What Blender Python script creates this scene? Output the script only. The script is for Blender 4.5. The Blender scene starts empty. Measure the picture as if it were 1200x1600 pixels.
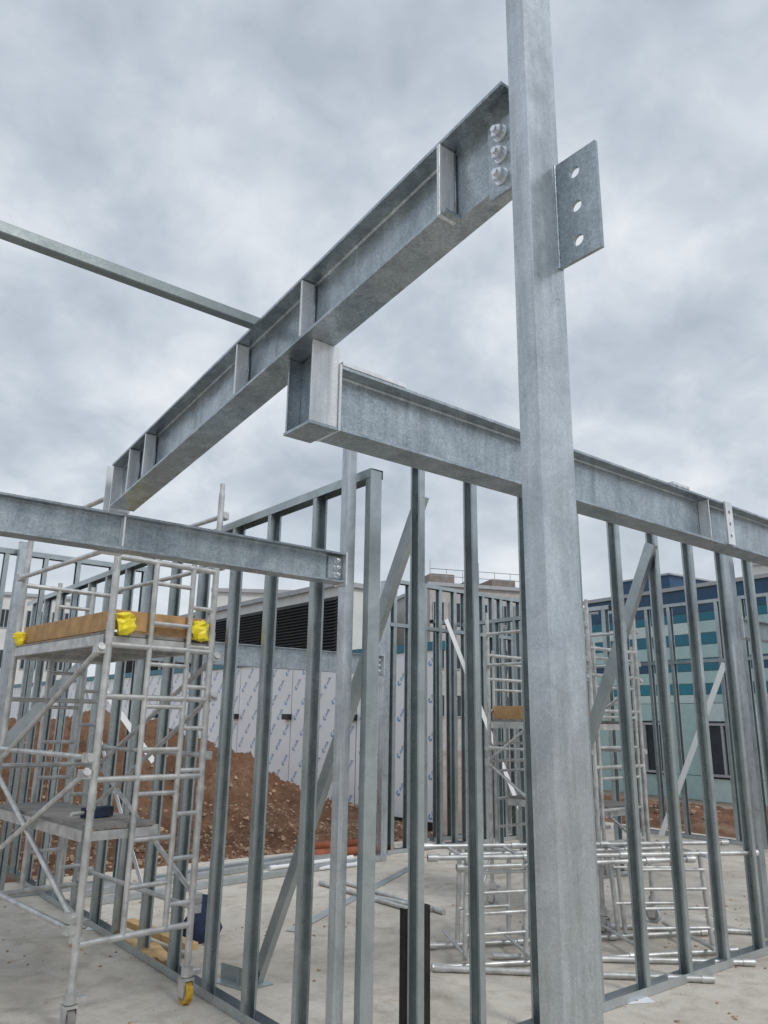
import bpy, bmesh, math, random
from mathutils import Vector, Matrix, noise
random.seed(7)
sc = bpy.context.scene
COL = sc.collection
V3 = Vector
Z = V3((0,0,1)); X = V3((1,0,0)); Y = V3((0,1,0))

# ------------------------------------------------------------------ camera
EYE = V3((0,0,1.6)); FPX = 1200.0
yaw, pit, rol = math.radians(51.45), math.radians(15.3), math.radians(0.9)
Fh = V3((math.cos(yaw), math.sin(yaw), 0)); R0 = V3((math.sin(yaw), -math.cos(yaw), 0))
Fw = Fh*math.cos(pit) + Z*math.sin(pit); U0 = -Fh*math.sin(pit) + Z*math.cos(pit)
Rt = R0*math.cos(rol) + U0*math.sin(rol); Up = U0*math.cos(rol) - R0*math.sin(rol)
cam = bpy.data.cameras.new("camera"); camo = bpy.data.objects.new("camera", cam); COL.objects.link(camo)
m = Matrix((Rt, Up, -Fw)).transposed().to_4x4(); m.translation = EYE
camo.matrix_world = m
cam.sensor_fit = 'VERTICAL'; cam.sensor_height = 36; cam.lens = 36*FPX/1600
cam.clip_start = 0.05; cam.clip_end = 3000
sc.camera = camo

def ray(px,py): return Fw + Rt*((px-600)/FPX) + Up*((800-py)/FPX)
def hx(px,py,x): d = ray(px,py); return EYE + d*(x/d.x)
def hy(px,py,y): d = ray(px,py); return EYE + d*(y/d.y)
def hz(px,py,z): d = ray(px,py); return EYE + d*((z-1.6)/d.z)

# ------------------------------------------------------------------ materials
def nt(name):
    m = bpy.data.materials.new(name); m.use_nodes = True
    t = m.node_tree; b = t.nodes['Principled BSDF']
    return m, t, b
def ramp(t, fac, stops):
    r = t.nodes.new('ShaderNodeValToRGB'); e = r.color_ramp.elements
    while len(e) < len(stops): e.new(0.5)
    for i,(p,c) in enumerate(stops):
        e[i].position = p; e[i].color = (*c,1)
    t.links.new(fac, r.inputs[0]); return r.outputs[0]
def noi(t, scale, det=5, rough=.55, vec=None, dist=0):
    n = t.nodes.new('ShaderNodeTexNoise'); n.inputs['Scale'].default_value = scale
    n.inputs['Detail'].default_value = det; n.inputs['Roughness'].default_value = rough; n.inputs['Distortion'].default_value = dist
    if vec: t.links.new(vec, n.inputs['Vector'])
    return n.outputs['Fac']
def objco(t, sc_=(1,1,1)):
    c = t.nodes.new('ShaderNodeTexCoord'); mp = t.nodes.new('ShaderNodeMapping'); mp.inputs['Scale'].default_value = sc_
    t.links.new(c.outputs['Object'], mp.inputs['Vector']); return mp.outputs['Vector']
def mixc(t, f, a, b, mode='MIX'):
    n = t.nodes.new('ShaderNodeMix'); n.data_type = 'RGBA'; n.blend_type = mode
    if isinstance(f, float): n.inputs['Factor'].default_value = f
    else: t.links.new(f, n.inputs['Factor'])
    for k,v in (('A',a),('B',b)):
        s = [i for i in n.inputs if i.name==k and i.type=='RGBA'][0]
        if isinstance(v, tuple): s.default_value = (*v,1)
        else: t.links.new(v, s)
    return [o for o in n.outputs if o.type=='RGBA'][0]
def bump(t, b, h, strength, dist=.01):
    n = t.nodes.new('ShaderNodeBump'); n.inputs['Strength'].default_value = strength; n.inputs['Distance'].default_value = dist
    t.links.new(h, n.inputs['Height']); t.links.new(n.outputs[0], b.inputs['Normal'])

def galv(name, lo, hi, spangle=90, metal=.55, r0=.34, r1=.6, streak=True, spk=.3, fine=.3):
    m,t,b = nt(name); co = objco(t)
    vo = t.nodes.new('ShaderNodeTexVoronoi'); vo.inputs['Scale'].default_value = spangle; t.links.new(co, vo.inputs['Vector'])
    sp = t.nodes.new('ShaderNodeSeparateColor'); t.links.new(vo.outputs['Color'], sp.inputs[0])
    big = noi(t, 2.6, 8, .7, co, 1.4)
    base = ramp(t, big, [(.36,lo),(.5,tuple((a+c)/2 for a,c in zip(lo,hi))),(.64,hi)])
    spg = ramp(t, sp.outputs[0], [(0,(.66,.67,.68)),(1,(1.25,1.25,1.25))])
    c = mixc(t, spk, base, spg, 'MULTIPLY')
    if streak:
        st = noi(t, 16, 6, .75, objco(t,(1,1,.06)), .2)
        c = mixc(t, .55, c, ramp(t, st, [(.33,(.60,.62,.63)),(.5,(1,1,1)),(.66,(1.25,1.25,1.25))]), 'MULTIPLY')
        c = mixc(t, fine, c, ramp(t, noi(t, 90, 5, .75, co, 1.0), [(.36,(.66,.67,.68)),(.52,(1,1,1)),(.66,(1.25,1.25,1.25))]), 'MULTIPLY')
        sc2 = noi(t, 9, 9, .82, co, 2.5)
        c = mixc(t, ramp(t, sc2, [(.60,(0,0,0)),(.67,(.5,.5,.5))]), c, (.88,.90,.91))
        c = mixc(t, ramp(t, noi(t, 9, 9, .82, objco(t,(1,1.3,.7)), 1.4), [(.31,(.6,.6,.6)),(.38,(0,0,0))]), c, (.19,.21,.225))
    t.links.new(c, b.inputs['Base Color'])
    b.inputs['Metallic'].default_value = metal
    rr = t.nodes.new('ShaderNodeMapRange'); rr.inputs[1].default_value=.35; rr.inputs[2].default_value=.65; rr.inputs[3].default_value = r0; rr.inputs[4].default_value = r1
    t.links.new(noi(t, 14, 7, .7, co), rr.inputs[0]); t.links.new(rr.outputs[0], b.inputs['Roughness'])
    bump(t, b, noi(t, 40, 6, .6, co), .14, .004)
    return m
def plain(name, col, rough=.6, metal=0, var=.18, scale=6, bmp=.1):
    m,t,b = nt(name); co = objco(t)
    n = noi(t, scale, 6, .6, co)
    lo = tuple(c*(1-var) for c in col); hi = tuple(min(1,c*(1+var)) for c in col)
    t.links.new(ramp(t, n, [(.3,lo),(.7,hi)]), b.inputs['Base Color'])
    b.inputs['Roughness'].default_value = rough; b.inputs['Metallic'].default_value = metal
    bump(t, b, noi(t, scale*12, 4, .6, co), bmp, .004)
    return m
M_col  = galv('galvanised_column', (.42,.46,.49), (.61,.655,.69), 300, .8, .26, .42, True, .25, .25)
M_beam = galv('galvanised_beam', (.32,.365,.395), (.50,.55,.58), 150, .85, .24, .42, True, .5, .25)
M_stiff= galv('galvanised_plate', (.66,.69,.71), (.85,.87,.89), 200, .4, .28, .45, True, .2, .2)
M_stud = galv('cold_rolled_stud', (.34,.385,.395), (.46,.51,.52), 250, .75, .25, .4, False,.2)
M_studL= galv('cold_rolled_track', (.43,.47,.49), (.57,.61,.63), 250, .75, .26, .4, False,.2)
M_purl = galv('dull_purlin', (.20,.235,.245), (.27,.31,.32), 250, .6, .35, .5, False,.2)
M_strap= galv('sheen_painted_strap', (.90,.92,.94), (.97,.98,.99), 150, .15, .3, .45, False,.1)  # galvanised strap; its reflected light is put into the near-white base colour
M_alu  = plain('scaffold_aluminium', (.55,.555,.545), .42, .55, .28, 12, .06)
M_nut  = plain('zinc_bolt', (.78,.81,.84), .28, .7, .1, 60, .02)
M_wood = plain('scaffold_timber', (.48,.29,.13), .75, 0, .3, 12, .3)
M_wood2= plain('pale_timber', (.55,.36,.16), .75, 0, .3, 12, .3)
M_yel  = plain('yellow_plastic', (.88,.72,.03), .45, 0, .1)
M_yelw = plain('yellow_wheel', (.60,.36,.03), .6, 0, .4, 25)
M_dark = plain('dark_metal', (.03,.032,.035), .5, .2, .4)
M_deck = plain('platform_deck', (.25,.235,.22), .7, .1, .3, 8)
M_board= plain('insulation_board', (.88,.90,.92), .5, 0, .04, 1.5)
M_blue = plain('printed_blue', (.17,.36,.60), .5, 0, .1)
M_grey_ink = plain('printed_grey', (.68,.71,.76), .5, 0, .1)
M_teal = plain('teal_panel', (.015,.16,.23), .4, 0, .1)
M_navy = plain('navy_panel', (.012,.065,.14), .3, 0, .2)
M_mint = plain('mint_panel', (.40,.58,.57), .5, 0, .06)
M_mint2= plain('pale_mint_panel', (.56,.69,.68), .5, 0, .06)
M_aqua = plain('aqua_panel', (.02,.22,.30), .4, 0, .1)
M_white= plain('white_render', (.66,.67,.66), .7, 0, .08, 2)
M_lgrey= plain('grey_render', (.40,.42,.44), .7, 0, .1, 2)
M_glass= plain('window_glass', (.03,.04,.05), .12, 0, .3, 2, 0)
M_louv = plain('louvre_black', (.035,.038,.042), .5, .1, .3)
M_brick= plain('buff_cladding', (.44,.43,.41), .8, 0, .15, 3)
M_roof = plain('brown_roof_unit', (.24,.20,.175), .8, 0, .25, 3)
M_terra= plain('clay_pipe', (.25,.07,.03), .7, 0, .3)
M_bag  = plain('navy_cloth', (.02,.03,.07), .9, 0, .4, 30, .4)
M_paper= plain('paper', (.75,.77,.8), .8, 0, .05)
M_rust = plain('dark_rusted_steel', (.018,.015,.014), .6, .2, .6, 12)

def soil_mat():
    m,t,b = nt('red_soil'); co = objco(t)
    n1 = noi(t, .9, 10, .75, co, .5); n2 = noi(t, 16, 10, .8, co)
    c = ramp(t, n1, [(.34,(.15,.076,.044)),(.48,(.27,.14,.08)),(.58,(.36,.205,.125)),(.70,(.46,.33,.23))])
    c = mixc(t, .7, c, ramp(t, n2, [(.32,(.4,.38,.37)),(.5,(.95,.93,.9)),(.62,(1.12,1.1,1.08)),(.72,(1.5,1.6,1.7))]), 'MULTIPLY')
    t.links.new(c, b.inputs['Base Color']); b.inputs['Roughness'].default_value = .95
    bump(t, b, noi(t, 14, 10, .85, co), 1.0, .08); return m
def concrete_mat():
    m,t,b = nt('slab_concrete'); co = objco(t)
    n1 = noi(t, .7, 8, .65, co, .8); n2 = noi(t, 5, 10, .75, co, .5); n3 = noi(t, 90, 4, .7, co)
    c = ramp(t, n1, [(.3,(.42,.38,.32)),(.5,(.54,.495,.43)),(.7,(.63,.59,.525))])
    c = mixc(t, .75, c, ramp(t, n2, [(.32,(.62,.58,.54)),(.5,(1,1,1)),(.68,(1.15,1.15,1.15))]), 'MULTIPLY')
    c = mixc(t, .5, c, ramp(t, n3, [(.35,(.75,.75,.75)),(.6,(1.08,1.08,1.08))]), 'MULTIPLY')
    n4 = noi(t, 1.7, 8, .7, co, 1.5)
    c = mixc(t, ramp(t, n4, [(.60,(0,0,0)),(.74,(.65,.65,.65))]), c, (.33,.20,.12))
    t.links.new(c, b.inputs['Base Color']); b.inputs['Roughness'].default_value = .85
    bump(t, b, noi(t, 30, 6, .7, co), .35, .01); return m
M_soil = soil_mat(); M_conc = concrete_mat()
M_stone= plain('rubble_stone', (.40,.28,.19), .9, 0, .4, 1.5, .5)
M_field= plain('site_ground', (.30,.24,.19), .95, 0, .35, .2, .6)

# ------------------------------------------------------------------ mesh builder
def perp(d, ref=Z):
    d = d.normalized()
    if abs(d.dot(ref)) > .98: ref = X
    s = d.cross(ref).normalized(); u = s.cross(d).normalized()
    return s, u
class MB:
    def __init__(s): s.v=[]; s.f=[]; s.m=[]; s.s=[]
    def add(s, vs, fs, m=0, sm=False):
        o = len(s.v); s.v += [V3(p) for p in vs]
        for f in fs: s.f.append([i+o for i in f]); s.m.append(m); s.s.append(sm)
        return s
    def prism(s, poly, o, U, V, W, m=0, sm=False):
        n = len(poly); a = [o+U*p[0]+V*p[1] for p in poly]; b = [p+W for p in a]
        k = len(s.v); s.v += a+b
        for i in range(n):
            j=(i+1)%n; s.f.append([k+i,k+j,k+n+j,k+n+i]); s.m.append(m); s.s.append(sm)
        s.f.append([k+i for i in range(n)][::-1]); s.m.append(m); s.s.append(False)
        s.f.append([k+n+i for i in range(n)]); s.m.append(m); s.s.append(False)
        return s
    def box(s, x0,x1,y0,y1,z0,z1, m=0):
        return s.prism([(0,0),(x1-x0,0),(x1-x0,y1-y0),(0,y1-y0)], V3((x0,y0,z0)), X, Y, Z*(z1-z0), m)
    def obox(s, c, a, b, h, m=0):
        return s.prism([(-1,-1),(1,-1),(1,1),(-1,1)], c-h, a, b, h*2, m)
    def bar(s, p, q, w, h, ref=Z, m=0):
        sd,u = perp(q-p, ref)
        return s.prism([(-w/2,-h/2),(w/2,-h/2),(w/2,h/2),(-w/2,h/2)], p, sd, u, q-p, m)
    def tube(s, p, q, r, n=10, m=0):
        p=V3(p); q=V3(q); sd,u = perp(q-p)
        return s.prism([(r*math.cos(2*math.pi*i/n), r*math.sin(2*math.pi*i/n)) for i in range(n)], p, sd, u, q-p, m, True)
    def build(s, name, mats, parent=None):
        if not isinstance(mats,(list,tuple)): mats=[mats]
        off = V3((0,0,0)); o=parent
        while o: off += o.location; o=o.parent
        me = bpy.data.meshes.new(name)
        me.from_pydata([tuple(p-off) for p in s.v], [], s.f)
        for mt in mats: me.materials.append(mt)
        me.polygons.foreach_set('material_index', s.m); me.polygons.foreach_set('use_smooth', s.s)
        bm = bmesh.new(); bm.from_mesh(me); bmesh.ops.recalc_face_normals(bm, faces=bm.faces)
        for e in bm.edges:
            if len(e.link_faces)==2 and e.calc_face_angle(0)>.9: e.smooth=False
        bm.to_mesh(me); bm.free()
        ob = bpy.data.objects.new(name, me); COL.objects.link(ob)
        if parent: ob.parent = parent
        return ob
def tag(o, label=None, cat=None, group=None, kind=None):
    if label: o['label']=label
    if cat: o['category']=cat
    if group: o['group']=group
    if kind: o['kind']=kind
    return o
def thing(name, loc, label, cat, group=None):
    o = bpy.data.objects.new(name, None); o.location = V3(loc); o.empty_display_size=.2; COL.objects.link(o)
    return tag(o, label, cat, group)
def bevel(o, w=.0015, n=2):
    md = o.modifiers.new('bevel','BEVEL'); md.width=w; md.segments=n; md.limit_method='ANGLE'; return o

def rrect(w,h,r,n=4):
    pts=[]
    for cx,cy,a0 in ((w/2-r,h/2-r,0),(-w/2+r,h/2-r,90),(-w/2+r,-h/2+r,180),(w/2-r,-h/2+r,270)):
        for i in range(n+1):
            a=math.radians(a0+90*i/n); pts.append((cx+r*math.cos(a), cy+r*math.sin(a)))
    return pts
def ipoly(b,d,tf,tw):
    f=.006
    return [(-b/2,-d/2),(b/2,-d/2),(b/2,-d/2+tf),(tw/2+f,-d/2+tf),(tw/2,-d/2+tf+f),(tw/2,d/2-tf-f),(tw/2+f,d/2-tf),(b/2,d/2-tf),(b/2,d/2),(-b/2,d/2),(-b/2,d/2-tf),(-tw/2-f,d/2-tf),(-tw/2,d/2-tf-f),(-tw/2,-d/2+tf+f),(-tw/2-f,-d/2+tf),(-b/2,-d/2+tf)]
def cpoly(w,d,t=.003,l=.013):
    return [(0,0),(w,0),(w,l),(w-t,l),(w-t,t),(t,t),(t,d-t),(w-t,d-t),(w-t,d-l),(w,d-l),(w,d),(0,d)]
def holed_plate(mb, o, U, V, N, w, cells, holes, r, t):
    for (v0,v1),(cu,cv) in zip(cells,holes):
        n=32; ang=sorted([2*math.pi*i/n for i in range(n)]+[math.atan2(y-cv,x-cu)%(2*math.pi) for x in (0,w) for y in (v0,v1)])
        inner=[];outer=[]
        for a in ang:
            c,s_=math.cos(a),math.sin(a)
            k=min((w-cu)/c if c>1e-9 else (-cu/c if c<-1e-9 else 9), (v1-cv)/s_ if s_>1e-9 else ((v0-cv)/s_ if s_<-1e-9 else 9))
            outer.append((cu+c*k,cv+s_*k)); inner.append((cu+c*r,cv+s_*r))
        L=len(ang); P=lambda p,z:o+U*p[0]+V*p[1]+N*z
        vs=[P(p,0) for p in outer]+[P(p,0) for p in inner]+[P(p,t) for p in outer]+[P(p,t) for p in inner]
        fs=[]
        for i in range(L):
            j=(i+1)%L
            fs += [[i,j,L+j,L+i],[2*L+i,3*L+i,3*L+j,2*L+j],[L+i,L+j,3*L+j,3*L+i]]
            a_,b_=outer[i],outer[j]; inner_edge=(abs(a_[1]-b_[1])<1e-6 and ((abs(a_[1]-v0)<1e-6 and v0>cells[0][0]+1e-6) or (abs(a_[1]-v1)<1e-6 and v1<cells[-1][1]-1e-6)))
            if not inner_edge: fs.append([i,2*L+i,2*L+j,j])
        mb.add(vs,fs)
def bolt(name, c, n, parent, r=.015):
    mb=MB(); s,u=perp(n)
    hexp=lambda R:[(R*math.cos(math.pi/3*i+.5),R*math.sin(math.pi/3*i+.5)) for i in range(6)]
    mb.tube(c, c+n*.004, r*1.35, 28); mb.prism(hexp(r*1.08), c+n*.0042, s,u, n*.018)
    mb.tube(c+n*.0224, c+n*.024, r*.85, 20); mb.tube(c+n*.0242, c+n*.034, r*.52, 16)
    return mb.build(name, M_nut, parent)

# ------------------------------------------------------------------ world and sun
w = bpy.data.worlds.new("World"); sc.world = w; w.use_nodes = True
t = w.node_tree; t.nodes.clear()
out = t.nodes.new('ShaderNodeOutputWorld')
sky = t.nodes.new('ShaderNodeTexSky'); sky.sky_type='NISHITA'; sky.sun_disc=False
SUN_EL, SUN_AZ = math.radians(46), math.atan2(-.9,.05)
sky.sun_elevation = SUN_EL; sky.sun_rotation = math.pi/2 - SUN_AZ
b1 = t.nodes.new('ShaderNodeBackground'); b1.inputs[1].default_value=.08; t.links.new(sky.outputs[0], b1.inputs[0])
tc = t.nodes.new('ShaderNodeTexCoord'); sep = t.nodes.new('ShaderNodeSeparateXYZ'); t.links.new(tc.outputs['Generated'], sep.inputs[0])
ad = t.nodes.new('ShaderNodeMath'); ad.operation='ADD'; ad.inputs[1].default_value=.5; t.links.new(sep.outputs[2], ad.inputs[0])
mx = t.nodes.new('ShaderNodeMath'); mx.operation='MAXIMUM'; mx.inputs[1].default_value=.2; t.links.new(ad.outputs[0], mx.inputs[0])
cmb = t.nodes.new('ShaderNodeCombineXYZ')
for i in (0,1):
    d = t.nodes.new('ShaderNodeMath'); d.operation='DIVIDE'; t.links.new(sep.outputs[i], d.inputs[0]); t.links.new(mx.outputs[0], d.inputs[1]); t.links.new(d.outputs[0], cmb.inputs[i])
nA = noi(t, 3.4, 9, .52, cmb.outputs[0], .2); nB = noi(t, 11, 8, .56, cmb.outputs[0], .3)
nm = t.nodes.new('ShaderNodeMix'); nm.data_type='FLOAT'; nm.inputs[0].default_value=.32; t.links.new(nA, nm.inputs[2]); t.links.new(nB, nm.inputs[3])
cc = ramp(t, nm.outputs[0], [(.36,(.46,.525,.605)),(.45,(.555,.62,.70)),(.51,(.635,.695,.77)),(.57,(.73,.78,.84)),(.65,(.85,.885,.925))])
hzr = t.nodes.new('ShaderNodeMapRange'); hzr.inputs[1].default_value=-.02; hzr.inputs[2].default_value=.30; hzr.inputs[3].default_value=.65; hzr.inputs[4].default_value=0; t.links.new(sep.outputs[2], hzr.inputs[0])
cc = mixc(t, hzr.outputs[0], cc, (.81,.855,.895))
b2 = t.nodes.new('ShaderNodeBackground'); b2.inputs[1].default_value=1.0; t.links.new(cc, b2.inputs[0])
ms = t.nodes.new('ShaderNodeMixShader'); ms.inputs[0].default_value=.94
t.links.new(b1.outputs[0], ms.inputs[1]); t.links.new(b2.outputs[0], ms.inputs[2]); t.links.new(ms.outputs[0], out.inputs[0])
sl = bpy.data.lights.new('sun','SUN'); sl.energy=1.5; sl.angle=math.radians(14); sl.color=(1,.97,.93)
so = bpy.data.objects.new('sun', sl); COL.objects.link(so)
sd = V3((math.cos(SUN_AZ)*math.cos(SUN_EL), math.sin(SUN_AZ)*math.cos(SUN_EL), math.sin(SUN_EL)))
so.rotation_euler = sd.to_track_quat('Z','Y').to_euler()
sc.view_settings.view_transform='Standard'; sc.view_settings.look='None'; sc.view_settings.exposure=0

# ------------------------------------------------------------------ setting
tag(MB().box(-900,900,-900,900,-1.2,-.2).build('ground', M_field), kind='structure')
tag(MB().box(-8,11.9,-8,8.85,-.35,0).build('floor_slab', M_conc), kind='structure')
def heightfield(name, x0,x1,y0,y1, step, fn, mat):
    nx=int((x1-x0)/step)+1; ny=int((y1-y0)/step)+1; mb=MB(); vs=[];fs=[]
    for j in range(ny):
        for i in range(nx):
            x=x0+i*step; y=y0+j*step; vs.append((x,y,fn(x,y)))
    for j in range(ny-1):
        for i in range(nx-1):
            a=j*nx+i; fs.append([a,a+1,a+nx+1,a+nx])
    mb.add(vs,fs,0,True); return tag(mb.build(name, mat), kind='structure')
def g(x,y,cx,cy,sx,sy): return math.exp(-((x-cx)/sx)**2-((y-cy)/sy)**2)
def fbm(x,y,s): return noise.fractal(V3((x*s,y*s,.3)), .6, 2.1, 6)
def pile(x,y):
    h = 1.42*g(x,y,3.9,14.0,2.6,2.3)+.55*g(x,y,-.2,14.3,3,2.6)+.75*g(x,y,6.2,13.4,1.7,2.0)+.3*g(x,y,7.9,12.4,1.2,1.8)
    e = min(1, max(0,(y-8.9)/1.0))
    return -.23 + (h + .1 + (.16+.35*min(h,1))*.6*fbm(x,y,1.1) + .06*fbm(x,y,4)+.035*fbm(x,y,11))*e
heightfield('soil_mound', -5,9.1,8.86,19, .05, pile, M_soil)
def low(x,y):
    e = min(1, max(0,(x-11.95)/.8))
    return -.23 + e*(.16*g(x,y,15,7.5,2.2,3)+.1*g(x,y,15.5,1.5,2,3)+.08+.12*fbm(x,y,.8)+.05*fbm(x,y,4))
heightfield('soil_bank', 11.92,17.5,-4,13, .1, low, M_soil)
rb=MB()
def stone(mb,c,r):
    vs=[];
    for dx in (-1,1):
        for dy in (-1,1):
            for dz in (-1,1): vs.append(c+V3((dx*r*random.uniform(.3,1.1),dy*r*random.uniform(.3,1.1),dz*r*random.uniform(.3,.8))))
    mb.add(vs,[[0,1,3,2],[4,6,7,5],[0,4,5,1],[2,3,7,6],[0,2,6,4],[1,5,7,3]])
for i in range(7000):
    x=random.uniform(-1,8.9); y=8.95+abs(random.gauss(0,1.8)); r=random.choice([.006,.008,.01,.012,.012,.015,.02,.025,.032])
    stone(rb,V3((x,y,pile(x,y)+r*.2)),r)
for i in range(500):
    x=random.uniform(12.1,17); y=random.uniform(0,10); r=random.choice([.015,.02,.03,.05]); stone(rb,V3((x,y,low(x,y)+r*.3)),r)
tag(rb.build('rubble', M_stone), 'pale stones and clods scattered over the red soil beside the slab','rubble',kind='stuff')
gb=MB()
for i in range(1400):
    x=random.uniform(1.6,9); y=random.uniform(2.6,8.7); 
    if noise.noise(V3((x*.9,y*.9,4)))<.05: continue
    stone(gb,V3((x,y,.002)),random.choice([.003,.004,.006,.009,.012]))
tag(gb.build('floor_grit', M_stone), 'tiny chips of stone and soil scattered on the concrete slab','grit',kind='stuff')

# ------------------------------------------------------------------ near column
cx,cy=1.36,1.094
r_=thing('steel_column',(cx,cy,0),'tall galvanised box column in the foreground rising out of the top of the picture','steel column')
MB().prism(rrect(.12,.06,.0008,1), V3((cx,cy,.012)), X,Y, Z*5.0).build('shaft', M_col, r_)
bevel(MB().box(cx-.11,cx+.11,cy-.1,cy+.1,0,.012).build('base_plate', M_col, r_))
mb=MB(); holed_plate(mb, V3((1.402,.937,2.71)), Y, Z, X, .127, [(0,.1),(.1,.2),(.2,.305)], [(.066,.052),(.066,.15),(.066,.25)], .0155, .01)
tag(mb.build('fin_plate', M_beam, r_),'flat end plate with three empty bolt holes')
mb=MB()
for s_ in (-1,1): mb.tube(V3((1.407+s_*.006,1.0635,2.71)),V3((1.407+s_*.006,1.0635,3.015)),.0035,8)
mb.build('weld_bead', M_beam, r_)

# ------------------------------------------------------------------ upper beam (sloping)
SL=-.132
def bz(y): return 3.25+SL*(y-1.415)
bd,bb,tf,tw=.25,.13,.011,.008
r_=thing('steel_beam',(1.36,2.5,0),'upper sloping galvanised I beam bolted to the tall foreground column','steel beam')
ux=V3((0,1,SL)).normalized(); un=V3((0,-SL,1)).normalized()
def bp(y,dz=0,x=1.36): return V3((x,y,bz(y)+dz))
ys,ye=1.40,3.97
MB().prism(ipoly(bb,bd,tf,tw), bp(ys)-un*bd/2, X, un, bp(ye)-bp(ys)).build('i_section', M_beam, r_)
yc=1.145
mb=MB(); L=bp(ys-.0005)-bp(yc)
mb.prism([(-bb/2,-tf),(bb/2,-tf),(bb/2,0),(-bb/2,0)], bp(yc), X,un, L)
mb.prism([(-tw/2,-bd+tf),(tw/2,-bd+tf),(tw/2,-tf),(-tw/2,-tf)], bp(yc), X,un, L)
mb.prism([(-tw/2,-bd),(bb/2,-bd),(bb/2,-bd+tf),(-tw/2,-bd+tf)], bp(yc), X,un, L)
mb.build('notched_end', M_beam, r_)
for y_ in (1.385,2.12,2.60,3.52,3.72):
    for s_ in ((-1,1) if y_!=1.385 else (-1,)):
        x0=1.36+s_*(tw/2+.001); x1=1.36+s_*(bb/2+(.006 if y_==1.385 else -.001))
        zl=-bd*1.008+tf+.002; zh=-tf-.003
        if y_==1.385: zl=-bd*1.008-.004
        o_=MB().prism([(0,zl),(x1-x0,zl),(x1-x0,zh),(0,zh)], bp(y_,0,x0), X,Z, Y*.012)
        bevel(o_.build('stiffener', M_stiff, r_))
        wb=MB()
        wb.tube(bp(y_-.002,zl+.006,x0+s_*.004),bp(y_-.002,zh-.006,x0+s_*.004),.0035,6)
        wb.build('weld_bead',M_beam,r_)
bevel(MB().box(1.345,1.355,1.1245,1.245,2.985,3.225).build('fin_plate', M_beam, r_))
for zb in (3.175,3.105,3.035): bolt('bolt', V3((1.345,1.195,zb)), -X, r_, .0175)
MB().prism(ipoly(.10,.11,.008,.007), V3((1.36,4.035,2.46)), X, Y, Z*.475).build('post_head', M_stiff, r_)
MB().box(1.29,1.43,3.965,4.105,2.448,2.459).build('base_plate', M_stiff, r_)
MB().box(1.305,1.415,3.968,3.978,2.66,2.93).build('end_plate', M_stiff, r_)

r_=thing('hanger_stub',(1.40,2.18,0),'short vertical I section stub joining the upper beam to the lower cross beam','steel bracket')
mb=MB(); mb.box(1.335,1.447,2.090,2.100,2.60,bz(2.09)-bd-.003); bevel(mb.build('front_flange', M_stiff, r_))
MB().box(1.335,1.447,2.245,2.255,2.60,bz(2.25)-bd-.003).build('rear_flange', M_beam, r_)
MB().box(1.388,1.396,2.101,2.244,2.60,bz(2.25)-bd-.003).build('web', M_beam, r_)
MB().box(1.330,1.447,2.085,2.258,2.588,2.598).build('bottom_plate', M_beam, r_)

# ------------------------------------------------------------------ cross beam to the right
r_=thing('steel_beam',(3.5,2.16,0),'galvanised I beam running from beneath the upper beam to the right edge behind the foreground column','steel beam')
y0,y1=2.085,2.225; ym=(y0+y1)/2
MB().prism(ipoly(.14,.25,.011,.008), V3((1.458,ym,2.715)), Y, Z, X*7.5).build('i_section', M_beam, r_)
MB().box(1.448,1.4575,2.083,2.227,2.588,2.845).build('end_plate', M_stiff, r_)
for xx,wd in ((1.46,.30),(3.62,.16),(5.4,.16)):
    bevel(MB().box(xx,xx+wd,2.083,2.21,2.842,2.858).build('top_cleat', M_stiff, r_))
pS=hy(1102,830,2.12).x
bevel(MB().box(pS,pS+.008,2.087,ym-.006,2.602,2.828).build('stiffener', M_stiff, r_))
mb=MB(); holed_plate(mb, V3((pS+.16,2.072,2.595)), X, Z, Y, .075, [(0,.08),(.08,.16),(.16,.25)], [(.037,.05),(.037,.12),(.037,.19)], .011, .01)
mb.build('hanging_plate', M_stiff, r_)

# ------------------------------------------------------------------ purlin upper left
pz=bz(2.5)+.002
tag(bevel(MB().prism(rrect(.045,.042,.004,2), V3((-2.6,2.5,pz+.026)), Y,Z, X*4.02).build('roof_purlin', M_purl),.001),
    'thin galvanised box rail crossing the sky at upper left and resting on the sloping beam','steel rail')

# ------------------------------------------------------------------ columns
def column(x,y,h,s,label,nm='steel_column'):
    r=thing(nm,(x,y,0),label,'steel column')
    MB().prism(rrect(s,s,.001,1), V3((x,y,.01)),X,Y,Z*(h-.01)).build('shaft', M_col, r)
    bevel(MB().box(x-s*.9,x+s*.9,y-s*.9,y+s*.9,0,.01).build('base_plate', M_col, r))
    bevel(MB().box(x-s*.55,x+s*.55,y-s*.55,y+s*.55,h+.0005,h+.008).build('cap_plate', M_stiff, r))
    return r
c3=hx(535,1127,2.345); C3X,C3Y=c3.x,c3.y
column(C3X,C3Y,3.2,.058,'slim galvanised post carrying the right end of the low left beam')
column(6.5,8.1,3.45,.10,'galvanised post at the far end of the distant cross beam, before the printed boards')
column(hy(1163,1150,3.4).x,3.4,3.2,.09,'galvanised post at the far right holding a short low beam')
column(hy(24,960,8.0).x,8.0,3.25,.10,'galvanised post at the left edge behind the scaffold tower')

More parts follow.
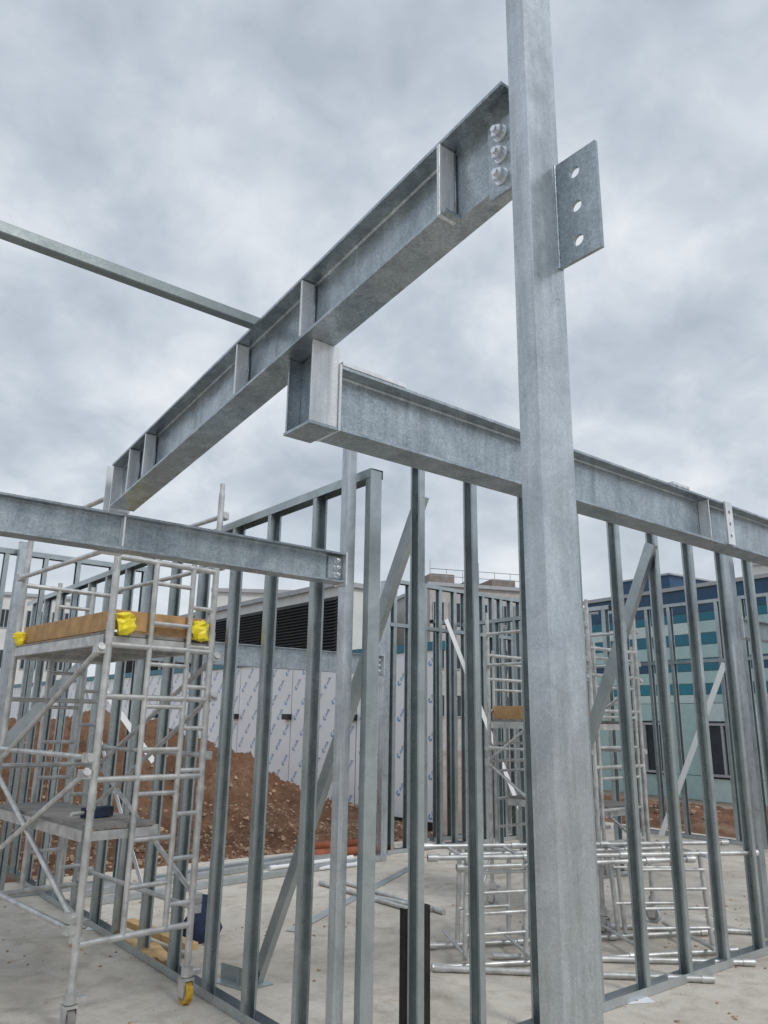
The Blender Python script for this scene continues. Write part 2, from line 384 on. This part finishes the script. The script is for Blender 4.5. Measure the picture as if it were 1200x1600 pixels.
YL=C3Y
r_=thing('steel_beam',(.5,YL,0),'low galvanised I beam entering from the left edge and ending at a slim post','steel beam')
XE=C3X-.030
MB().prism(ipoly(.10,.155,.009,.007), V3((-2.2,YL,2.3725)), Y, Z, X*(XE-.011+2.2)).build('i_section', M_beam, r_)
MB().box(XE-.0105,XE-.001,YL-.05,YL+.05,2.285,2.455).build('end_plate', M_stiff, r_)
xs=hy(190,845,YL-.04).x
bevel(MB().box(xs,xs+.008,YL-.048,YL-.005,2.306,2.440).build('stiffener', M_stiff, r_))
MB().box(XE-.10,XE-.014,YL-.015,YL-.0055,2.315,2.43).build('fin_plate', M_beam, r_)
for zb in (2.335,2.372,2.41): bolt('bolt', V3((XE-.05,YL-.015,zb)), -Y, r_, .011)

r_=thing('steel_beam',(4.5,8.1,0),'distant galvanised I beam crossing in front of the printed boards','steel beam')
MB().prism(ipoly(.12,.25,.01,.008), V3((2.5,8.1,2.325)), Y, Z, X*(6.44-2.5)).build('i_section', M_beam, r_)
MB().box(6.44,6.448,8.03,8.17,2.19,2.46).build('end_plate', M_stiff, r_)
for zb in (2.25,2.32,2.39): bolt('bolt', V3((6.40,8.09,zb)), -Y, r_, .014)
px_=hy(1163,1150,3.4).x
r_=thing('steel_beam',(px_+1,3.4,0),'short low galvanised I beam leaving the picture at the far right','steel beam')
MB().prism(ipoly(.10,.17,.01,.008), V3((px_+.06,3.4,2.46)), Y, Z, X*2.2).build('i_section', M_beam, r_)
MB().box(px_+.048,px_+.058,3.33,3.47,2.36,2.56).build('end_plate', M_stiff, r_)
for zb in (2.42,2.46,2.50): bolt('bolt', V3((px_+.1,3.396,zb)), -Y, r_, .012)

# ------------------------------------------------------------------ stud walls
def stud_wall(name,label,axis,fix,pos,z1,depth=.078,w=.040,flip=1,a=None,b=None,double=(),mid=None):
    lo=min(pos)-.03 if a is None else a; hi=max(pos)+.03 if b is None else b
    A,B=(Y,X) if axis=='y' else (X,Y)
    base = A*lo+B*fix
    r=thing(name,base,label,'stud wall')
    def track(z,up,nm):
        s=1 if up else -1
        h=depth/2+.003
        poly=[(-h,0),(h,0),(h,s*.05),(h-.002,s*.05),(h-.002,s*.002),(-h+.002,s*.002),(-h+.002,s*.05),(-h,s*.05)]
        MB().prism(poly, A*lo+B*fix+Z*z, B, Z, A*(hi-lo)).build(nm,M_studL if up else M_stud,r)
    track(.003,True,'bottom_track'); track(z1,False,'top_track')
    if mid:
        for z_ in mid: track(z_,False,'middle_track')
    def st(p,fl):
        jit=random.uniform(-.015,.015); ln=random.uniform(-.015,.015)
        MB().prism([(u*fl,v) for u,v in cpoly(w,depth)], A*(p+jit)+B*(fix-depth/2)+Z*.006, A, B, Z*(z1-.012)+A*ln).build('stud',M_stud,r)
    for p in pos: st(p,flip)
    for p in double: st(p,-flip)
    return r
def brace(parent,p,q,w=.09,t=.04,mat=None,nm='diagonal_brace',ref=Z):
    MB().bar(p,q,w,t,ref).build(nm,mat or M_studL,parent)

posA=[3.72+.497*i for i in range(13)]
wA=stud_wall('stud_wall','near left run of tall steel studs behind the scaffold tower, meeting the corner post','y',2.45,posA,2.93,flip=-1,a=3.14,b=9.9)
MB().prism([(u,v) for u,v in cpoly(.045,.076)], V3((2.412,3.146,.006)), Y, X, Z*2.918).build('corner_stud',M_stud,wA)
p=hx(122,1035,2.52); q=hx(222,1385,2.52); brace(wA,p,q,.05,.004,M_strap,'strap',X)
r_=thing('raking_prop',(2.79,4.7,0),'long raking steel prop leaning inside the near corner between the two stud walls','prop')
a=hx(402,1530,2.79); b=hx(660,775,2.79)
MB().prism([(u-.022,v-.038) for u,v in cpoly(.044,.076)], a, X, V3((0,.89,.45)), b-a).build('channel',M_stud,r_)
MB().box(2.70,2.88,a.y-.05,a.y+.1,.002,.006).box(2.70,2.88,a.y+.1,a.y+.104,.002,.08).build('foot_angle',M_stud,r_)

posB=[2.78,3.2,3.69,4.18,4.67,5.14,5.63,6.12,6.6,7.1,7.6,8.1]
wB=stud_wall('stud_wall','near right run of tall steel studs passing behind the foreground column','x',3.16,posB,3.10,flip=-1,a=2.51,b=8.6)
r_=thing('raking_prop',(5.1,4.4,0),'raking steel prop leaning behind the studs right of the foreground column','prop')
a=hx(1018,850,5.08); b=hx(925,1140,5.08); d=(b-a); b=a+d*((a.z-.03)/(a.z-b.z))
MB().prism([(u-.025,v-.04) for u,v in cpoly(.05,.08)], b, X, V3((0,.89,.45)), a-b).build('channel',M_stud,r_)

wl=stud_wall('stud_wall','distant stud wall at the left edge, seen through the scaffold tower','x',8.15,[-1.5+.36*i for i in range(14)],3.2,flip=-1)
wC=stud_wall('stud_wall','far stud wall across the middle of the room, before the printed boards','x',8.1,[6.66+.28*i for i in range(5)]+[8.0+.2*i for i in range(16)],3.5,depth=.085,w=.05,flip=-1,a=6.56,b=11.2,mid=[2.9])
wE=stud_wall('stud_wall','far right stud wall standing before the teal striped building','y',11.3,[1.6+.4*i for i in range(16)],3.5,depth=.09,w=.05,flip=-1,a=1.4,b=8.04,mid=[2.6])
wG=stud_wall('stud_wall','inner stud partition running from the far wall towards the far scaffold tower','y',7.9,[5.6+.36*i for i in range(7)],3.0,depth=.09,w=.045,flip=-1,a=5.5,b=8.0)
wH=stud_wall('stud_wall','rearmost stud partition seen beyond the gaps of the far stud wall','x',8.6,[7.9+.3*i for i in range(13)],3.1,depth=.09,w=.05,flip=-1,a=7.8,b=11.6)
p=hy(697,968,7.9); q=hy(832,1315,7.9)
brace(wC,p,q,.075,.004,M_strap,'strap',Y)
p=hx(1132,1036,11.15); q=hx(1026,1325,11.15); brace(wE,p,q,.09,.004,M_strap,'strap',X)
p=hy(0,1170,8.08); q=hy(137,1030,8.08); brace(wl,p,q,.12,.004,M_studL,'strap',Y)
p=hy(240,1190,8.08); q=hy(150,1060,8.08); brace(wl,p,q,.06,.004,M_strap,'strap',Y)

# ------------------------------------------------------------------ scaffold towers
def castor(parent,p,h=.2,mat=None):
    mb=MB(); mb.tube(p+Z*.12,p+Z*(h+.12),.019,10)
    mb.box(p.x-.035,p.x+.035,p.y-.035,p.y+.035,p.z+.125,p.z+.14)
    for s_ in (-1,1): mb.prism([(-.045,0),(.045,0),(.03,-.085),(-.03,-.085)], V3((p.x+s_*.028-.003,p.y,p.z+.125)), Y, Z, X*.006)
    mb.tube(p+Z*.145,p+Z*.20,.034,12)
    mb.obox(p+Z*.16+X*.05,X*.03,Y*.02,Z*.012)
    c=mb.build('castor',M_alu,parent)
    w_=MB(); w_.tube(p+V3((-.02,0,.062)),p+V3((.02,0,.062)),.062,20); w_.tube(p+V3((-.024,0,.062)),p+V3((.024,0,.062)),.042,14,1)
    w_.build('wheel',[mat or M_yelw,M_deck],c)
def tower(name,label,nr,e1,e2,W,L,tops,decks,toe,rung=.25,inner=(.38,1.0),rail=(2.95,2.6),R=.021,clips=True,wheels=(None,)*4,toes=((0,1),(2,3),(0,2),(1,3)),extra=True):
    e1=V3(e1).normalized(); e2=V3(e2).normalized(); nl=V3(nr)
    r=thing(name,nl+e1*W/2+e2*L/2,label,'scaffold tower','aluminium scaffold towers')
    C=[nl,nl+e1*W,nl+e2*L,nl+e1*W+e2*L]
    for k in (0,1):
        a,b=C[2*k],C[2*k+1]; mb=MB()
        mb.tube(a+Z*.22,a+Z*tops[2*k],R,14); mb.tube(b+Z*.22,b+Z*tops[2*k+1],R,14)
        for zj in (1.15,2.1):
            for q_ in (a,b): mb.tube(q_+Z*(zj-.05),q_+Z*(zj+.05),R*1.15)
        for q_,tp in ((a,tops[2*k]),(b,tops[2*k+1])):
            mb.tube(q_+Z*tp,q_+Z*(tp+.07),R*.8)
        i0=a+e1*W*inner[0]; i1=a+e1*W*inner[1]
        mb.tube(i0+Z*.42,i0+Z*(min(tops)-.3),R*.8,12)
        if inner[1]<.99: mb.tube(i1+Z*.42,i1+Z*(min(tops)-.3),R*.8,12)
        z=.42
        while z<min(tops)-.25:
            mb.tube(i0+Z*z,i1+Z*z,R*.66); z+=rung
            if extra: mb.tube(i1+Z*(z-rung*.5),b+Z*(z-rung*.5),R*.66)
        for z in (.42,1.26,1.72,2.02,min(tops)-.35): mb.tube(a+Z*z,b+Z*z,R*.85)
        mb.build('ladder_frame',M_alu,r)
    def br(p,q,nm):
        mb=MB(); mb.tube(p,q,R*.75,12); d=(q-p).normalized()
        for e,s_ in ((p,1),(q,-1)):
            mb.tube(e-d*s_*.015,e+d*s_*.07,R*1.12,10); mb.obox(e+d*s_*.02,e1*R*1.35,e2*R*1.35,Z*R*1.2)
        mb.build(nm,M_alu,r)
    for c0,c1,sg in ((C[0],C[2],-1),(C[1],C[3],1)):
        o=e1*sg*.035
        for z in (.5,1.38): br(c0+o+Z*z,c1+o+Z*z,'horizontal_brace')
        for z in rail: br(c0+o+Z*z,c1+o+Z*z,'guard_rail')
        br(c0+o+Z*.55,c1+o+Z*1.25,'diagonal_brace'); br(c1+o+Z*1.25,c0+o*1.3+Z*2.0,'diagonal_brace')
    br(C[0]+Z*.45,C[3]+Z*.47,'plan_brace')
    if extra:
        br(C[1]+e1*.03-e2*.02+Z*1.75,C[3]+e1*.03+Z*.95,'diagonal_brace')
        br(C[0]-e1*.05+Z*1.3,C[2]-e1*.05+Z*.6,'diagonal_brace')
    for z,u0,u1 in decks:
        a=nl+e1*W*u0+e2*.04; wv=e1*W*(u1-u0); lv=e2*(L-.08)
        mb=MB(); mb.prism([(0,0),(1,0),(1,1),(0,1)],a+Z*z,wv,lv,Z*.02)
        d=MB(); 
        for q_ in (0,1): d.bar(a+wv*q_+Z*(z-.03),a+wv*q_+lv+Z*(z-.03),.04,.06)
        for q_ in (0,.33,.66,1): d.bar(a+lv*q_+Z*(z-.032),a+wv+lv*q_+Z*(z-.032),.035,.05)
        p_=mb.build('platform',M_deck,r); d.build('platform_edge',M_alu,p_)
    for z in toe:
        for i0,i1 in toes:
            q0,q1=C[i0],C[i1]
            cc_=(C[0]+C[3])/2; mid=(q0+q1)/2; inn=(cc_-mid).normalized()*.045; d=(q1-q0).normalized()*.03
            bevel(MB().bar(q0+inn+d+Z*(z+.085),q1+inn-d+Z*(z+.085),.022,.12).build('toe_board',M_wood,r),.002)
        if clips:
          for kk,q_ in enumerate(C):
            sg=1 if kk in (0,2) else -1
            sz=1 if kk<2 else .72
            c_=q_+e1*sg*(.09 if kk<2 else .0)+e2*(.0 if kk<2 else -.06)+Z*(z+.055)
            rr_=random.Random(kk+5); vs=[];fs=[];n=9
            lev=((-.06,.03),(-.045,.055),(-.01,.06),(.015,.07),(.03,.05),(.055,.06),(.065,.02))
            for j,(zz,ra) in enumerate(lev):
                for i in range(n):
                    a=2*math.pi*i/n; q=ra*sz*rr_.uniform(.55,1.2); vs.append(c_+e1*q*1.15*math.cos(a)+e2*q*.8*math.sin(a)+Z*(zz*sz+rr_.uniform(-.012,.012)))
            for j in range(len(lev)-1):
                for i in range(n): k2=(i+1)%n; fs.append([j*n+i,j*n+k2,(j+1)*n+k2,(j+1)*n+i])
            fs+= [list(range(n))[::-1],[(len(lev)-1)*n+i for i in range(n)]]
            MB().add(vs,fs).build('toe_board_clip',M_yel,r)
    for q_,wm in zip(C,wheels): castor(r,q_,mat=wm)
    return r
tower('scaffold_tower','near aluminium scaffold tower at left with yellow toe board clips, standing under the low beam',
      (1.60,4.60,0),(.996,.09,0),(-.09,.996,0),.69,1.55,(2.9,3.1,2.9,3.1),[(2.08,0,1),(.99,0,.62)],[2.09],inner=(.38,.76),wheels=(M_deck,M_yelw,M_yelw,M_yelw))
tower('scaffold_tower','far aluminium scaffold tower in the room, seen just left of and behind the foreground column',
      (5.6,4.15,0),(1,0,0),(0,1,0),.7,1.2,(2.6,2.75,2.6,2.75),[(1.62,0,1),(.92,.3,1)],[1.62],inner=(.1,.9),rail=(2.45,2.15),R=.019,clips=False,wheels=(M_lgrey,)*4,toes=((2,3),(0,2)),extra=False)

# low frame assembly
P0=V3((3.99,4.24,0)); e1=V3((.89,-.455,0)).normalized(); e2=V3((.455,.89,0)).normalized(); LL=2.0
r_=thing('ladder_frame_base',P0+e1*1+e2*.3,'low aluminium scaffold base of ladder frames on the slab behind the foreground column','scaffold base')
for dep,sh,dz in ((0,0,0),(.5,.10,-.04)):
    for s0,s1 in ((.12,.56),(1.42,2.0)):
        mb=MB(); s0+=sh; s1+=sh*.6
        tl=.03 if s0<1 else -.035
        for s_ in (s0,s0+.06,s1): mb.tube(P0+e1*s_+e2*dep+Z*.05,P0+e1*(s_+tl)+e2*(dep+.02)+Z*(.71+dz),.018)
        for z in ((.2,.33,.46,.59) if dep==0 else (.26,.52)): mb.tube(P0+e1*(s0+tl*z)+e2*dep+Z*z,P0+e1*(s1+tl*z)+e2*dep+Z*(z+.01*tl/.03),.012)
        mb.build('ladder_frame',M_alu,r_)
    for z,z2,o,ax,bx_ in ((.70,.685,.035,-.15,2.45),(.025,.03,.035,-.12,2.2),(.64,.655,.06,.05,1.9)):
        mb=MB(); a=P0+e1*(ax+sh)+e2*(dep-o)+Z*z; b=P0+e1*(bx_+sh)+e2*(dep-o+.05)+Z*z2
        mb.tube(a,b,.017)
        dd=(b-a).normalized(); ln=(b-a).length
        for s_ in (0,.7,1.45,ln-.07): mb.tube(a+dd*s_,a+dd*(s_+.07),.025,10)
        mb.build('long_tube',M_alu,r_)
for s_ in (.12,.56,1.42,1.95):
    for z in (.67,.06):
        mb=MB(); mb.tube(P0+e1*s_-e2*.1+Z*(z+.015),P0+e1*(s_+.04)+e2*.65+Z*(z+.015),.013); mb.build('cross_tube',M_alu,r_)
mb=MB(); mb.tube(P0+e1*.12+Z*.1,P0+e1*.5+e2*.5+Z*.64,.013); mb.build('diagonal_brace',M_alu,r_)

# ------------------------------------------------------------------ loose things on the slab
def lying(name,pts,r,mat,labels,cat,group,sec='tube',z=0):
    for i,((a,b),lb) in enumerate(zip(pts,labels)):
        a=hz(*a,r+.004+z); b=hz(*b,r+.004+z); mb=MB()
        if sec=='tube': mb.tube(a,b,r,12); d=(b-a).normalized(); mb.tube(a-d*.03,a+d*.05,r*1.2,12); mb.tube(b-d*.05,b+d*.03,r*1.2,12)
        else: mb.bar(a,b,.09,2*r)
        tag(mb.build(name,mat),lb,cat,group)
lying('scaffold_pole',[((503,1380),(655,1425)),((545,1380),(690,1424)),((560,1396),(672,1420))],.02,M_alu,
      ['grey scaffold pole on the slab, leftmost of three behind the slim corner studs','grey scaffold pole on the slab, rightmost and longest of the three behind the corner studs','grey scaffold pole on the slab, between two others behind the corner studs'],'scaffold pole','scaffold poles lying behind the corner')
lying('scaffold_pole',[((686,1513),(1108,1530)),((776,1494),(1172,1504)),((960,1447),(1180,1456))],.02,M_alu,
      ['long loose scaffold pole at the foot of the low ladder frames, nearest the camera','long loose scaffold pole at the foot of the low ladder frames, reaching farthest right','shorter loose scaffold pole lying right of the foreground column, behind the ladder frames'],'scaffold pole','loose poles by the ladder frames')
lying('steel_channel',[((130,1396),(560,1330)),((150,1408),(600,1340)),((240,1372),(500,1332))],.025,M_studL,
      ['long steel channel lying along the soil edge of the slab, in the middle of three','long steel channel lying along the slab edge, nearest the camera of three','shorter steel channel lying right against the red soil'],'steel channel','loose channels on the slab','bar')
lying('steel_strip',[((456,1455),(640,1356))],.003,M_studL,['single loose steel strip lying crookedly on the slab behind the corner studs'],'steel strip',None,'bar')
lying('white_pipe',[((412,1366),(560,1350)),((425,1356),(548,1340))],.022,M_paper,['white plastic pipe lying on the slab behind the left studs, nearer of two','white plastic pipe lying on the slab behind the left studs, farther of two'],'pipe','white pipes on the slab')
lying('clay_pipe',[((487,1322),(600,1315)),((470,1336),(610,1325))],.05,M_terra,
      ['brown clay pipe by the far boards, farther of the pair','brown clay pipe by the far boards, nearer of the pair'],'pipe','brown pipes by the boards')
tim=[((188,1462),(245,1500),'short pale timber offcut under the scaffold tower, leftmost of the pile'),((200,1452),(300,1492),'longer pale timber offcut crossing the pile under the scaffold tower'),((235,1478),(262,1506),'stubby pale timber block at the front of the offcut pile')]
for k,(a,b,lb) in enumerate(tim):
    A_=hz(a[0],a[1],.03); B_=hz(b[0],b[1],.03)
    tag(bevel(MB().bar(A_+Z*.05*(k==1),B_+Z*.05*(k==1),.09,.045).build('timber_offcut',M_wood2),.003),lb,'timber','timber offcuts under the tower')
c=hz(314,1468,0)
mb=MB(); rings=[(0,.13),(.06,.16),(.13,.15),(.19,.11),(.23,.06),(.25,.015)]
n=16; vs=[];fs=[]
for z,r in rings:
    for i in range(n):
        a=2*math.pi*i/n; q=1+.25*noise.noise(V3((math.cos(a)*2,math.sin(a)*2,z*9))); vs.append(c+V3((r*q*math.cos(a),r*q*.8*math.sin(a),z*(1+.2*math.sin(a*2)))))
for k in range(len(rings)-1):
    for i in range(n): j=(i+1)%n; fs.append([k*n+i,k*n+j,(k+1)*n+j,(k+1)*n+i])
fs.append(list(range(n))[::-1]); fs.append([(len(rings)-1)*n+i for i in range(n)]); mb.add(vs,fs,0,True)
bg=thing('tool_bag',c,'small dark cloth tool bag slumped on the slab behind the scaffold castor','bag')
mb.build('body',M_bag,bg)
hb=MB(); pr=None
for i in range(9):
    a=math.pi*i/8; p_=c+V3((.1*math.cos(a),0.02,.2+.1*math.sin(a)))
    if pr: hb.tube(pr,p_,.01,8)
    pr=p_
hb.build('handle',M_bag,bg)
c=V3((1.78,5.0,1.015)); gl=thing('drill',c,'dark cordless tool lying on the lower scaffold platform','tool')
MB().obox(c+V3((0,0,.03)),V3((.09,.03,0)),V3((-.01,.03,0)),Z*.028).build('body',M_bag,gl)
MB().obox(c+V3((.07,.05,.02)),V3((.02,.06,0)),V3((.025,-.01,0)),Z*.02).build('grip',M_dark,gl)
tb=MB(); tb.tube(c+V3((-.08,-.02,.03)),c+V3((-.17,-.05,.03)),.012); tb.build('bit',M_alu,gl)
c=hz(995,1562,.003); tag(MB().obox(c,e1*.09,e2*.06,Z*.001).build('paper_leaflet',M_paper),'small pale printed leaflet lying on the slab at lower right','leaflet')
c=hz(157,1449,.003); tag(MB().obox(c,e1*.1,e2*.07,Z*.001).build('paper_sheet',M_paper),'white paper sheet on the slab under the scaffold tower','paper')
a=hz(345,1528,.0); b=hz(402,1545,.0); d=b-a; s_,u_=perp(d)
tag(MB().prism([(0,.002),(.09,.002),(.09,.005),(.003,.005),(.003,.09),(0,.09)],a,s_,Z,d).build('angle_offcut',M_stud),'short grey angle offcut standing on the slab beside the left studs','steel offcut')
q_=hy(648,1590,3.26)
r_=thing('dark_channel',(q_.x,3.27,0),'near black rusty steel channel standing behind the second stud right of the corner','steel channel')
MB().prism([(0,0),(.17,0),(.17,.04),(.166,.04),(.166,.004),(.004,.004),(.004,.04),(0,.04)],V3((q_.x-.085,3.24,.0)),X,Y,V3((.0,0,hy(648,1418,3.24).z))).build('channel',M_rust,r_)

# ------------------------------------------------------------------ printed board wall
XW=9.4; y0w=10.1
r_=thing('clad_wall',(XW,y0w,0),'long low wall clad in white insulation boards printed with rows of blue marks','wall')
rr=random.Random(3)
def mark(mb,y,z,s):
    ca,sa=math.cos(math.radians(50)),math.sin(math.radians(50))
    def P(u,v): return V3((XW-.056, y-(u*ca-v*sa)*s, z+(u*sa+v*ca)*s))
    n=7
    for i in range(n):
        a0=math.radians(50+i*260/n); a1=math.radians(50+(i+1)*260/n)
        mb.add([P(math.cos(a0)*.22,math.sin(a0)*.22),P(math.cos(a1)*.22,math.sin(a1)*.22),P(math.cos(a1)*.10,math.sin(a1)*.10),P(math.cos(a0)*.10,math.sin(a0)*.10)],[[0,1,2,3]],1)
    for i in range(7):
        u=.28+i*.115; h=.30 if i in (1,4) else .2
        mb.add([P(u,-.12),P(u+.05,-.12),P(u+.05,-.12+h),P(u,-.12+h)],[[0,1,2,3]],1)
        if i%2==0: mb.add([P(u+.051,-.12),P(u+.09,-.12),P(u+.09,-.07),P(u+.051,-.07)],[[0,1,2,3]],1)
        else: mb.add([P(u+.051,.02),P(u+.09,.02),P(u+.09,.07),P(u+.051,.07)],[[0,1,2,3]],1)
yy=y0w; k=0
while yy<46:
    mb=MB(); mb.box(XW-.05,XW,yy+.012,yy+2.388,-.2,2.85)
    if yy<40:
        for i in range(8):
            for j in range(9):
                if (i+j)%2: continue
                mark(mb, yy+.24+i*.285, .06+j*.32, .22)
                mb.add([V3((XW-.056,yy+.05+i*.285+.25*q,.22+j*.32+zz)) for q,zz in ((0,0),(.5,0),(.5,.02),(0,.02))],[[0,1,2,3]],2)
    mb.build('printed_board',[M_board,M_blue,M_grey_ink],r_)
    MB().box(XW-.04,XW-.01,yy-.011,yy+.011,-.2,2.85).build('joint',M_dark,r_)
    if 12<yy<24:
        MB().box(XW-.16,XW-.052,yy-.03,yy+.22,1.62,1.74).build('wall_bracket',M_dark,r_)
    yy+=2.4; k+=1
MB().box(XW-.09,XW+.2,y0w-.1,46,2.855,3.0).build('teal_capping',M_teal,r_)
MB().box(XW-.08,XW-.052,y0w,46,-.2,-.02).build('dark_plinth',M_dark,r_)

# ------------------------------------------------------------------ buildings
class Fac:
    def __init__(s,p0,p1,root):
        s.o=V3((p0.x,p0.y,0)); d=V3((p1.x-p0.x,p1.y-p0.y,0)); s.L=d.length; s.e=d.normalized(); s.n=V3((s.e.y,-s.e.x,0))
        if s.n.dot(-s.o)<0: s.n=-s.n
        s.r=root
    def blk(s,mb,a,b,z0,z1,d0,d1,m=0):
        mb.prism([(a,d0),(b,d0),(b,d1),(a,d1)],s.o+Z*z0,s.e,s.n,Z*(z1-z0),m)
    def window(s,a,b,z0,z1,nm='window',panes=2):
        mb=MB(); f=.06
        s.blk(mb,a,b,z0,z0+f,.003,.08); s.blk(mb,a,b,z1-f,z1,.003,.08); s.blk(mb,a,a+f,z0+f,z1-f,.003,.08); s.blk(mb,b-f,b,z0+f,z1-f,.003,.08)
        for i in range(1,panes):
            c=a+(b-a)*i/panes; s.blk(mb,c-f/2,c+f/2,z0+f,z1-f,.003,.07)
        w_=mb.build(nm,M_lgrey,s.r)
        g_=MB(); s.blk(g_,a+f,b-f,z0+f,z1-f,.004,.02); g_.build('pane',M_glass,w_)
H=5.2
A=hz(915,945,H); B=hz(1200,903,H)
rt=thing('teal_building',(A.x,A.y,0),'two storey building clad in teal, navy and mint horizontal panels at the right','building')
B2=A+(B-A)*1.5; F=Fac(A,B2,rt)
mb=MB(); F.blk(mb,0,F.L,-.3,H,-9,0); mb.build('wall',M_mint2,rt)
mb=MB(); F.blk(mb,-.1,F.L+.1,H+.001,H+.10,-9.1,.13); mb.build('parapet',M_lgrey,rt)
rows=[(4.55,5.19,'n'),(4.32,4.54,'t'),(4.0,4.31,'m'),(3.70,3.99,'t'),(3.35,3.69,'m'),(3.02,3.34,'n'),(2.7,3.01,'m'),(2.42,2.69,'t'),(2.2,2.41,'m'),(.4,2.19,'m'),(-.2,.39,'a')]
cols={'n':[M_navy,M_teal],'m':[M_mint,M_mint2],'t':[M_teal,M_aqua],'a':[M_mint2,M_mint]}
for z0,z1,k in rows:
    s_=0
    while s_<F.L:
        e_=min(F.L,s_+(3.6 if k!='n' else 2.4)); mb=MB(); F.blk(mb,s_+.012,e_-.012,z0+.008,z1,.001,.05)
        lst=cols[k]; mb.build('cladding_panel',lst[rr.choice([0,0,0,0,0,1])],rt); s_=e_
F2=Fac(A+F.n*.058,B2+F.n*.058,rt)
for k_ in range(9):
    a=1.2+k_*2.35
    if a+1.6>F.L: break
    mb=MB(); F.blk(mb,a,a+1.5,.35,1.75,.052,.06); mb.build('window_reveal',M_dark,rt)
    F2.window(a+.05,a+1.45,.40,1.70)
rt=thing('roof_plant',(A.x,A.y,H+.15),'dark blue plant box on the roof of the teal building','roof plant')
F2=Fac(A,B2,rt); mb=MB(); F2.blk(mb,.2,2.0,H+.12,H+.82,-4,-1.5); mb.build('casing',M_navy,rt); mb=MB(); F2.blk(mb,.1,2.1,H+.822,H+.87,-4.1,-1.4); mb.build('lid',M_lgrey,rt)

rt=thing('louvred_building',(13.5,19,0),'flat roofed building with black louvre panels above the printed boards','building')
A=V3((13.5,37,0)); B=V3((13.5,19.0,0)); F=Fac(A,B,rt)
mb=MB(); F.blk(mb,0,F.L,-.3,5.6,-2,0); mb.build('wall',M_white,rt)
mb=MB(); F.blk(mb,-.1,F.L+.1,5.601,5.75,-2.1,.15); mb.build('roof_edge',M_lgrey,rt)
mb=MB(); F.blk(mb,0,F.L,2.9,3.3,.002,.08); mb.build('teal_band',M_teal,rt)
for a in (.6,5.0,9.4,13.9):
    mb=MB(); F.blk(mb,a,a+4.0,3.4,5.3,.002,.03)
    z=3.42
    while z<5.25:
        o=F.o+F.e*a+F.n*.032+Z*z; mb.prism([(0,0),(.09,-.05),(.095,-.04),(0,.05)],o,F.n,Z,F.e*4.0); z+=.1
    mb.build('louvre_panel',M_louv,rt)

def block(nm,label,pl,pr,H,mat,rows_,cols_,depth=12,rail=False):
    A=hz(pl[0],pl[1],H); B=hz(pr[0],pr[1],H)
    rt=thing(nm,(A.x,A.y,0),label,'building'); F=Fac(A,B,rt)
    mb=MB(); F.blk(mb,0,F.L,-.3,H,-depth,0); mb.build('wall',mat,rt)
    mb=MB(); F.blk(mb,-.2,F.L+.2,H+.001,H+.25,-depth-.2,.2); mb.build('roof_edge',M_lgrey,rt)
    for r in range(rows_):
        z0=H-2.6-3.2*r
        for c in range(cols_):
            a=F.L*(c+.15)/cols_; F.window(a,a+F.L*.7/cols_,z0,z0+1.5)
    if rail:
        mb=MB(); n=int(F.L/1.2)
        for i in range(n+1): F_=F.o+F.e*(F.L*i/n)+Z*H; mb.tube(F_+Z*.2,F_+Z*(1.3 if i%3 else 1.9),.028,6)
        for z in (.75,1.25): mb.tube(F.o+Z*(H+z),F.o+F.e*F.L+Z*(H+z),.028,6)
        mb.build('roof_railing',M_lgrey,rt)
        mb=MB()
        for a,b,h in ((.05,.3,1.1),(.42,.55,.7),(.7,.95,1.0)): F.blk(mb,F.L*a,F.L*b,H+.252,H+h,-4,-1)
        mb.build('roof_unit',M_roof,rt)
    return rt,F
block('distant_block','pale flat roofed block with rows of windows at the far left horizon',(-60,925),(120,938),11,M_white,2,9)
block('distant_block','pale grey block with a fine roof railing seen between the far stud walls',(672,915),(822,925),11,M_brick,3,6,rail=True)
block('distant_block','long white flat roofed block beyond the louvred building',(335,925),(605,932),10,M_white,2,8)
block('distant_block','tall white block rising behind the teal building at the right edge',(1165,885),(1290,875),13,M_white,2,5,rail=True)
